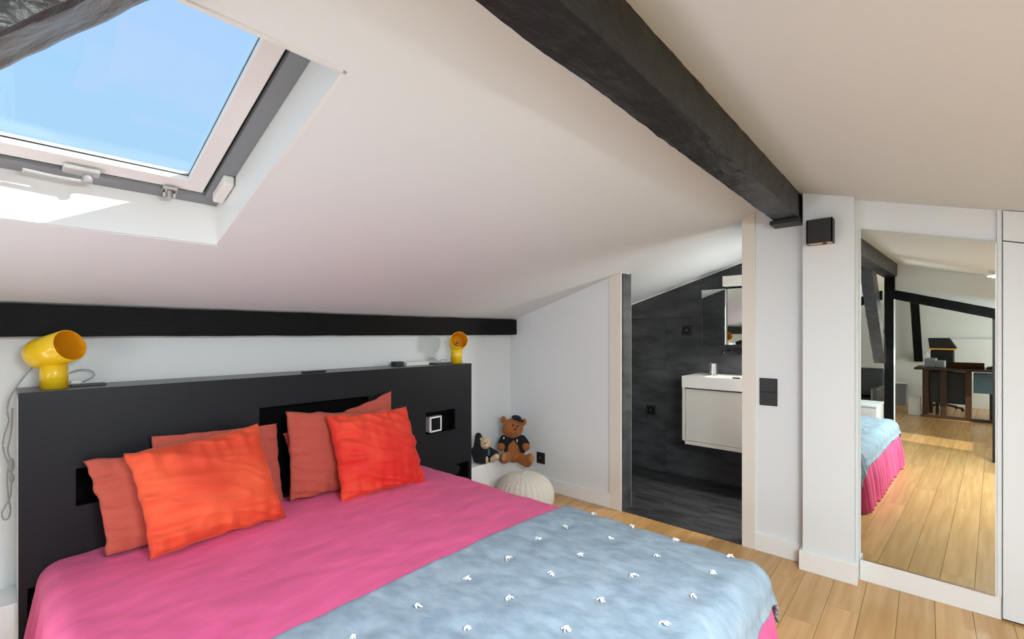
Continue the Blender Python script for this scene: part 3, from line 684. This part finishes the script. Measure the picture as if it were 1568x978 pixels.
# ---------------------------------------------------------------- pillows
def pillow(name, label, cat, m, c4, thick, seed, group=None, wrk=.012, pinch=.05, n=70, ears=.0, sag=0.0, pw=.55):
    A, Bb, T1, T0 = [Vector(p) for p in c4]      # bottom-left, bottom-right, top-right, top-left
    e1 = ((Bb-A)+(T1-T0)).normalized(); e2 = ((T0-A)+(T1-Bb)).normalized(); nn = e1.cross(e2).normalized()
    W = ((Bb-A).length+(T1-T0).length)/2
    bm = B(); sides = []
    for s in (1, -1):
        g = []
        for i in range(n+1):
            u = -1+2*i/n; col = []
            for j in range(n+1):
                v = -1+2*j/n
                pu = u*(1-pinch*(1-v*v)**1.0*abs(u)); pv = v*(1-pinch*(1-u*u)*abs(v))
                p = A.lerp(Bb, (pu+1)/2).lerp(T0.lerp(T1, (pu+1)/2), (pv+1)/2)
                f = max(0, (1-u*u))**pw*max(0, (1-v*v))**pw
                edge = min(1, 4*f)
                q = Vector((u*1.6, v*1.6, seed+s*.3))
                # radiating gathers from the edges plus soft diagonal folds
                k = 0
                w1_ = noise.noise(Vector((v*6+seed, u*1.2, 0)))*math.exp(-(1-abs(u))*2.4)
                w2_ = noise.noise(Vector((u*6+seed, v*1.2, 9)))*math.exp(-(1-abs(v))*2.4)
                qa = Vector((u*1.1+v*2.6, v*.7-u*.3, seed)); rd = 1-abs(noise.noise(qa*1.3+noise.noise_vector(q)*.35))*2
                w3_ = (rd**3 if rd > 0 else 0)*.9
                d_ = s*(thick*.5*f)+wrk*edge*(1.3*w1_+1.3*w2_+w3_*(.4+.6*(1-f))+.6*noise.noise(q*1.1))*(1 if s > 0 else .6)
                p = p+nn*d_
                if edge < 1:
                    p += (e1*noise.noise(Vector((u*4, v*4, seed)))+e2*noise.noise(Vector((u*4, v*4, seed+5))))*.010*(1-edge)
                # lower part slumps forward and down
                if sag: p += nn*(sag*max(0, -v)**2*.6)
                col.append(bm.verts.new(p))
            g.append(col)
        for i in range(n):
            for j in range(n):
                q4 = (g[i][j], g[i+1][j], g[i+1][j+1], g[i][j+1])
                bm.faces.new(q4 if s > 0 else q4[::-1])
    bmesh.ops.remove_doubles(bm, verts=bm.verts, dist=.0004)
    o = obj(name, bm, m, smooth=True)
    return tag(o, label, cat, group)
def quad(*c): return [Q(px, py, y_) for px, py, y_ in c]
pillow('pillow', 'rust pillow at the back of the left pair, only its top and right side showing', 'pillow', 'rust',
       quad((225, 800, 2.44), (436, 772, 2.44), (424, 648, 2.462), (232, 668, 2.462)), .05, 31, 'rust pillows', pinch=.03, wrk=.008)
pillow('pillow', 'rust pillow leaning on the left of the headboard, behind the large orange cushion', 'pillow', 'rust',
       quad((163, 852, 2.34), (418, 792, 2.355), (400, 664, 2.41), (127, 706, 2.41)), .09, 5, 'rust pillows', pinch=.05, wrk=.013)
pillow('pillow', 'rust pillow at the back of the right pair, its peaked corner sticking up', 'pillow', 'rust',
       quad((447, 760, 2.44), (615, 725, 2.44), (599, 598, 2.462), (433, 664, 2.462)), .05, 44, 'rust pillows', pinch=.06, wrk=.008)
pillow('pillow', 'rust pillow leaning on the right of the headboard, behind the red-orange cushion', 'pillow', 'rust',
       quad((443, 768, 2.365), (600, 735, 2.355), (590, 628, 2.415), (437, 630, 2.415)), .09, 17, 'rust pillows', pinch=.04, wrk=.013)
pillow('cushion', 'large orange velvet cushion propped at the left side of the bed', 'cushion', 'orange',
       quad((229, 858, 2.18), (438, 792, 2.21), (395, 648, 2.345), (189, 694, 2.31)), .19, 8, 'velvet cushions', pinch=.06, wrk=.020)
pillow('cushion', 'red-orange velvet cushion propped at the right side of the bed', 'cushion', 'orangered',
       quad((523, 770, 2.21), (653, 738, 2.18), (622, 622, 2.315), (499, 636, 2.335)), .19, 23, 'velvet cushions', pinch=.06, wrk=.020)

# ---------------------------------------------------------------- pouf
pf = thing('pouf', 'round cream knitted pouf on the floor beside the bed', 'pouf', (2.50, 2.13, 0))
bm = B(); n = 120; prof = []
for k in range(25):
    a_ = -PI/2+PI*k/24; prof.append((.215*max(0, math.cos(a_))**.75, .155+.153*math.sin(a_)))
rings = []
for r_, z_ in prof:
    ring = []
    for i in range(n):
        an = 2*PI*i/n; rr = r_*(1+.018*math.cos(an*30))
        ring.append(bm.verts.new((2.50+rr*math.cos(an), 2.13+rr*math.sin(an), z_)))
    rings.append(ring)
for a_, b_ in zip(rings, rings[1:]):
    for i in range(n): bm.faces.new((a_[i], b_[i], b_[(i+1) % n], a_[(i+1) % n]))
bmesh.ops.remove_doubles(bm, verts=bm.verts, dist=.0005)
obj('knitted_cover', bm, 'pouf', pf, smooth=True)
bm = B(); lathe(bm, [(0, .314), (.012, .314), (.018, .309), (.012, .305), (0, .305)], (2.50, 2.13, 0)); obj('centre_button', bm, 'pouf', pf, smooth=True)

# ---------------------------------------------------------------- teddy bears
tb_ = thing('teddy_bear', 'brown teddy bear in black vest and navy cap sitting on the ledge', 'soft toy', (2.93, 2.63, .276))
T = 3.86
hd = P(785, 655, T); bc = P(785, 686, T)
bm = B()
ell(bm, hd, (.098, .085, .082)); ell(bm, P(788, 661, T-.06), (.045, .04, .035)); ell(bm, bc, (.075, .07, .092)); ell(bm, P(786, 697, T-.02), (.072, .07, .058))
for px, py in ((770.5, 642), (802, 646)): ell(bm, P(px, py, T+.01), (.030, .018, .030))
limb(bm, P(772, 672, T), P(767.5, 684, T-.05), .034, .034); limb(bm, P(799, 672, T), P(805.5, 684, T-.05), .034, .034)
limb(bm, P(779, 700, T-.02), P(772.5, 700.5, T-.14), .042, .046); limb(bm, P(792, 698, T-.02), P(807, 706.5, T-.10), .046, .046)
ell(bm, P(811, 702, T-.13), (.035, .035, .045))
o = obj('body', bm, 'fur', tb_); remesh(o, .0055, 3)
bm = B()   # vest: two shoulder shells and side panels
for s, px0, px1 in ((-1, 772, 777), (1, 798, 793)):
    ell(bm, P(778 if s < 0 else 795, 674, T-.006), (.054, .056, .040)); limb(bm, P(772 if s < 0 else 799, 673, T-.005), P(769 if s < 0 else 804, 679.5, T-.03), .040, .038, 4)
    limb(bm, P(776 if s < 0 else 797.5, 677, T-.03), P(775 if s < 0 else 801, 690, T-.045), .034, .022, 5)
o = obj('vest', bm, 'felt', tb_); remesh(o, .005, 3)
bm = B(); ell(bm, P(791, 639.5, T-.01), (.046, .040, .022), Matrix.Rotation(.3, 3, 'Y').to_quaternion()); ell(bm, P(797, 643.5, T-.05), (.038, .03, .010), Matrix.Rotation(.45, 3, 'Y').to_quaternion()); o = obj('cap', bm, 'navy', tb_, smooth=True)
for px, py in ((785.5, 651), (792.5, 652.5)):
    bm = B(); ell(bm, P(px, py, T-.088), (.007, .006, .008), seg=12); obj('eye', bm, 'black', tb_, smooth=True)
bm = B(); ell(bm, P(789.3, 657, T-.104), (.010, .008, .007), seg=12); obj('nose', bm, 'black', tb_, smooth=True)
bm = B(); tube(bm, [P(787, 662.3, T-.099), P(789, 663.2, T-.1), P(791, 662.3, T-.099)], .0018, 6); obj('mouth', bm, 'black', tb_)
bm = B(); ell(bm, P(772, 700.5, T-.183), (.030, .010, .034)); o = obj('foot_pad', bm, 'fur2', tb_, smooth=True)
bm = B(); ell(bm, P(814, 702.5, T-.162), (.022, .012, .034), Matrix.Rotation(-.5, 3, 'Z').to_quaternion()); o = obj('foot_pad', bm, 'fur2', tb_, smooth=True)
bm = B(); ell(bm, P(771.5, 670.5, T-.062), (.008, .004, .009), seg=10); obj('badge', bm, 'white', tb_)
bm = B(); ell(bm, P(791.8, 674.5, T-.075), (.006, .004, .015), seg=10); obj('badge', bm, 'white', tb_)

sb_ = thing('teddy_bear', 'small beige-faced bear in a black hooded outfit behind the headboard end', 'soft toy', (2.58, 2.64, .276))
T2 = 3.66
bm = B(); ell(bm, P(737, 693, T2), (.060, .058, .082)); limb(bm, P(735, 682, T2+.01), P(732.5, 667, T2+.01), .050, .026); limb(bm, P(727, 690, T2), P(730, 703, T2-.03), .032, .030)
limb(bm, P(748, 690, T2), P(757, 696, T2), .034, .038); ell(bm, P(741, 703, T2), (.075, .05, .030))
o = obj('outfit', bm, 'felt', sb_); remesh(o, .005, 3)
bm = B(); ell(bm, P(743.5, 678.5, T2-.05), (.046, .036, .044)); ell(bm, P(737, 672, T2-.045), (.014, .010, .014)); ell(bm, P(749.5, 671.5, T2-.045), (.014, .010, .014)); ell(bm, P(743.5, 682, T2-.08), (.020, .02, .016))
o = obj('head', bm, 'beige', sb_); remesh(o, .004, 3)
bm = B(); ell(bm, P(743, 678.5, T2-.102), (.007, .006, .006), seg=10); obj('nose', bm, 'black', sb_, smooth=True)
for px in (740, 747):
    bm = B(); ell(bm, P(px, 675.5, T2-.085), (.0035, .003, .0035), seg=8); obj('eye', bm, 'black', sb_, smooth=True)
bm = B(); ell(bm, P(745.5, 704, T2-.075), (.011, .012, .030)); obj('paw', bm, 'beige', sb_, smooth=True)
bm = B(); limb(bm, P(754, 703, T2-.05), P(760, 699, T2-.06), .022, .024); o = obj('paw', bm, 'beige', sb_); remesh(o, .004, 3)
bm = B(); prism(bm, [P(746.5, 687, T2-.076), P(750, 687, T2-.074), P(750.5, 697, T2-.074), P(747, 697, T2-.076)], (-.003, -.003, 0)); obj('ribbon', bm, 'teal', sb_)

# ---------------------------------------------------------------- far end of the room, seen in the mirror
dk = thing('desk', 'long dark walnut desk on an open frame, seen in the mirror', 'desk', (-3.6, -.2, 0))
DX, DY1, DY0 = -3.46, .64, -1.35
obj('tabletop', box((DX-.72, DY0, .735), (DX, DY1, .768)), 'desk', dk, bevel=.003)
for y_ in (.51, .305, .035, -.42, -.78, -1.12):
    obj('leg', box((DX-.10, y_-.035, .046), (DX-.04, y_+.035, .734)), 'desk', dk, bevel=.002)
obj('foot_rail', box((DX-.10, -1.2, .003), (DX-.04, .56, .045)), 'desk', dk, bevel=.002)
for y_ in (.50, -1.12): obj('leg', box((DX-.68, y_-.035, .003), (DX-.62, y_+.035, .734)), 'desk', dk, bevel=.002)
dr = thing('drawer_unit', 'dark navy drawer unit behind the walnut desk frame', 'drawers', (-3.85, .1, 0))
obj('carcass', box((-4.15, .02, .215), (-3.72, .46, .70)), 'navypanel', dr, bevel=.004)
obj('drawer_front', box((-3.72, .025, .23), (-3.71, .235, .69)), 'navypanel', dr, bevel=.002)
obj('drawer_front', box((-3.72, .245, .23), (-3.71, .455, .69)), 'navypanel', dr, bevel=.002)
for y_ in (.10, .30):
    for x_ in (-4.1, -3.78):
        bm = B(); cyl(bm, (x_, y_+(.1 if y_ > .2 else -.05), .002), (x_, y_+(.1 if y_ > .2 else -.05), .215), .012, 10); obj('leg', bm, 'matt', dr)
lbx = thing('storage_chest', 'pale blue chest behind the right end of the walnut desk', 'chest', (-3.9, -.5, 0))
obj('chest_body', box((-4.15, -.95, .40), (-3.75, -.01, .66)), 'lightblue', lbx, bevel=.004)
obj('chest_lid', box((-4.15, -.95, .662), (-3.75, -.01, .69)), 'lightblue', lbx, bevel=.004)
for y_ in (-.9, -.2):
    obj('leg', box((-3.80, y_-.02, .002), (-3.76, y_+.02, .40)), 'matt', lbx); obj('leg', box((-4.14, y_-.02, .002), (-4.10, y_+.02, .40)), 'matt', lbx)
t = thing('printer', 'blue-grey rounded printer standing on the left end of the desk', 'printer', (-3.8, .43, .769))
obj('printer_body', box((-3.95, .40, .770), (-3.62, .53, .905)), 'greybox', t, bevel=.012); obj('paper_tray', box((-3.95, .30, .770), (-3.62, .398, .87)), 'greybox', t, bevel=.010)
t = thing('laptop', 'open black laptop on the desk with its screen back to the mirror', 'laptop', (-3.7, .06, .769))
bm = B(); prism(bm, [(-3.60, -.13, .775), (-3.60, .28, .775), (-3.57, .28, .865), (-3.57, -.13, .865)], (-.010, 0, 0)); obj('screen', bm, 'desk', t)
obj('keyboard', box((-3.86, -.13, .7695), (-3.60, .28, .780)), 'black', t, bevel=.002)
t = thing('document_tray', 'low black wedge tray beside the laptop', 'tray', (-3.7, -.22, .769))
bm = B(); prism(bm, [(-3.62, -.15, .770), (-3.62, -.38, .770), (-3.62, -.42, .85), (-3.62, -.15, .80)], (-.22, 0, 0)); obj('tray_body', bm, 'black', t, bevel=.002)
obj('tray_lip', box((-3.615, -.38, .770), (-3.605, -.15, .785)), 'matt', t)
t = thing('blue_tub', 'small pale blue tub at the right end of the desk', 'tub', (-3.7, -.5, .769))
bm = B(); lathe(bm, [(0, 0), (.05, 0), (.056, .08), (.052, .08), (.047, .004), (0, .004)], (-3.62, -.47, .770)); obj('tub_body', bm, 'lightblue', t, smooth=False)
bm = B(); cyl(bm, (-3.62, -.47, .852), (-3.62, -.47, .862), .058, 24); cyl(bm, (-3.62, -.47, .862), (-3.62, -.47, .88), .012, 12); obj('tub_lid', bm, 'lightblue', t)
t = thing('office_chair', 'black upright office chair behind the desk', 'chair', (-4.5, .37, 0))
bm = box((-4.52, .225, .62), (-4.44, .52, 1.02)); obj('backrest', bm, 'black', t, bevel=.02)
obj('seat', box((-4.92, .16, .46), (-4.50, .58, .53)), 'black', t, bevel=.02)
bm = B(); cyl(bm, (-4.7, .37, .08), (-4.7, .37, .46), .025, 14); obj('column', bm, 'matt', t)
for k in range(5):
    an = 2*PI*k/5; bm = B(); tube(bm, [(-4.7, .37, .09), (-4.7+.25*math.cos(an), .37+.25*math.sin(an), .05)], .016, 8, 1); ell(bm, (-4.7+.25*math.cos(an), .37+.25*math.sin(an), .027), (.025, .025, .025), seg=12); obj('leg', bm, 'matt', t)
t = thing('gift_bag', 'black box with a gold band hanging over the office chair back', 'bag', (-4.48, .37, 1.0))
bm = B(); prism(bm, [(-4.56, .19, 1.05), (-4.56, .53, 1.05), (-4.56, .55, 1.22), (-4.56, .28, 1.22)], (.14, 0, 0)); obj('bag_body', bm, 'matt', t, bevel=.01)
obj('gold_band', box((-4.565, .20, 1.022), (-4.415, .53, 1.05)), 'gold', t, bevel=.002)
t = thing('waste_bin', 'white square waste bin left of the walnut desk', 'bin', (-3.6, .60, 0))
bm = B(); y0, y1 = .578, .72
abox(bm, (-3.75, y0, .002), (-3.59, y1, .28)); obj('bin_body', bm, 'basin', t, bevel=.006); obj('bin_rim', box((-3.755, y0-.004, .281), (-3.585, y1+.004, .292)), 'white', t, bevel=.002)
t = thing('crate', 'grey-white crate on the floor by the far end wall', 'crate', (-4.8, .95, 0))
bm = B(); abox(bm, (-5.1, .87, .002), (-4.8, 1.25, .38)); obj('crate_body', bm, 'greybox', t, bevel=.006); obj('crate_lid', box((-5.11, .86, .381), (-4.79, 1.26, .395)), 'white', t, bevel=.004)
t = thing('low_bench', 'low white chest standing behind the foot of the bed', 'chest', (-.8, .9, 0))
obj('chest_body', box((-.60, .64, .002), (-.15, 1.55, .50)), 'white', t, bevel=.004); obj('chest_lid', box((-.605, .635, .502), (-.145, 1.555, .525)), 'white', t, bevel=.003)
t = thing('armchair', 'black armchair beyond the white chest', 'chair', (-1.6, 1.15, 0))
obj('seat', box((-1.95, .80, .30), (-1.35, 1.45, .42)), 'matt', t, bevel=.03); obj('backrest', box((-2.0, .80, .42), (-1.88, 1.45, .82)), 'matt', t, bevel=.03)
for y_ in (.80, 1.38): obj('armrest', box((-1.95, y_, .42), (-1.35, y_+.07, .60)), 'matt', t, bevel=.02)
for x_ in (-1.9, -1.42):
    for y_ in (.85, 1.38): obj('leg', box((x_, y_, .002), (x_+.04, y_+.04, .30)), 'matt', t)

# ---------------------------------------------------------------- pieces that belong to a part go one level deeper
def nest(parent_part, *names):
    t = parent_part.parent
    for ch in list(t.children):
        if ch is parent_part: continue
        if ch.name.split('.')[0] in names:
            ch.parent = parent_part; ch.matrix_parent_inverse = Matrix()
def first(t, nm):
    for ch in t.children:
        if ch.name.split('.')[0] == nm: return ch
for t in list(C.objects):
    if t.parent or t.type != 'EMPTY': continue
    k = t.name.split('.')[0]
    if k == 'throw': nest(first(t, 'quilt'), 'tuft')
    elif k == 'table_lamp': nest(first(t, 'bulb_holder'), 'bulb', 'bulb_collar')
    elif k == 'wall_socket': nest(first(t, 'cover_plate'), 'socket_ring', 'pin_hole', 'earth_pin')
    elif k == 'bedside_clock': nest(first(t, 'clock_body'), 'clock_rim', 'clock_face')
    elif k == 'wall_sconce': nest(first(t, 'housing'), 'reflector', 'bulb')
    elif k == 'remote_control': nest(first(t, 'remote_body'), 'button')
    elif k == 'teddy_bear':
        h = first(t, 'head') or first(t, 'body'); nest(h, 'eye', 'nose', 'mouth', 'foot_pad'); v_ = first(t, 'vest') or first(t, 'outfit'); nest(v_, 'badge', 'ribbon')
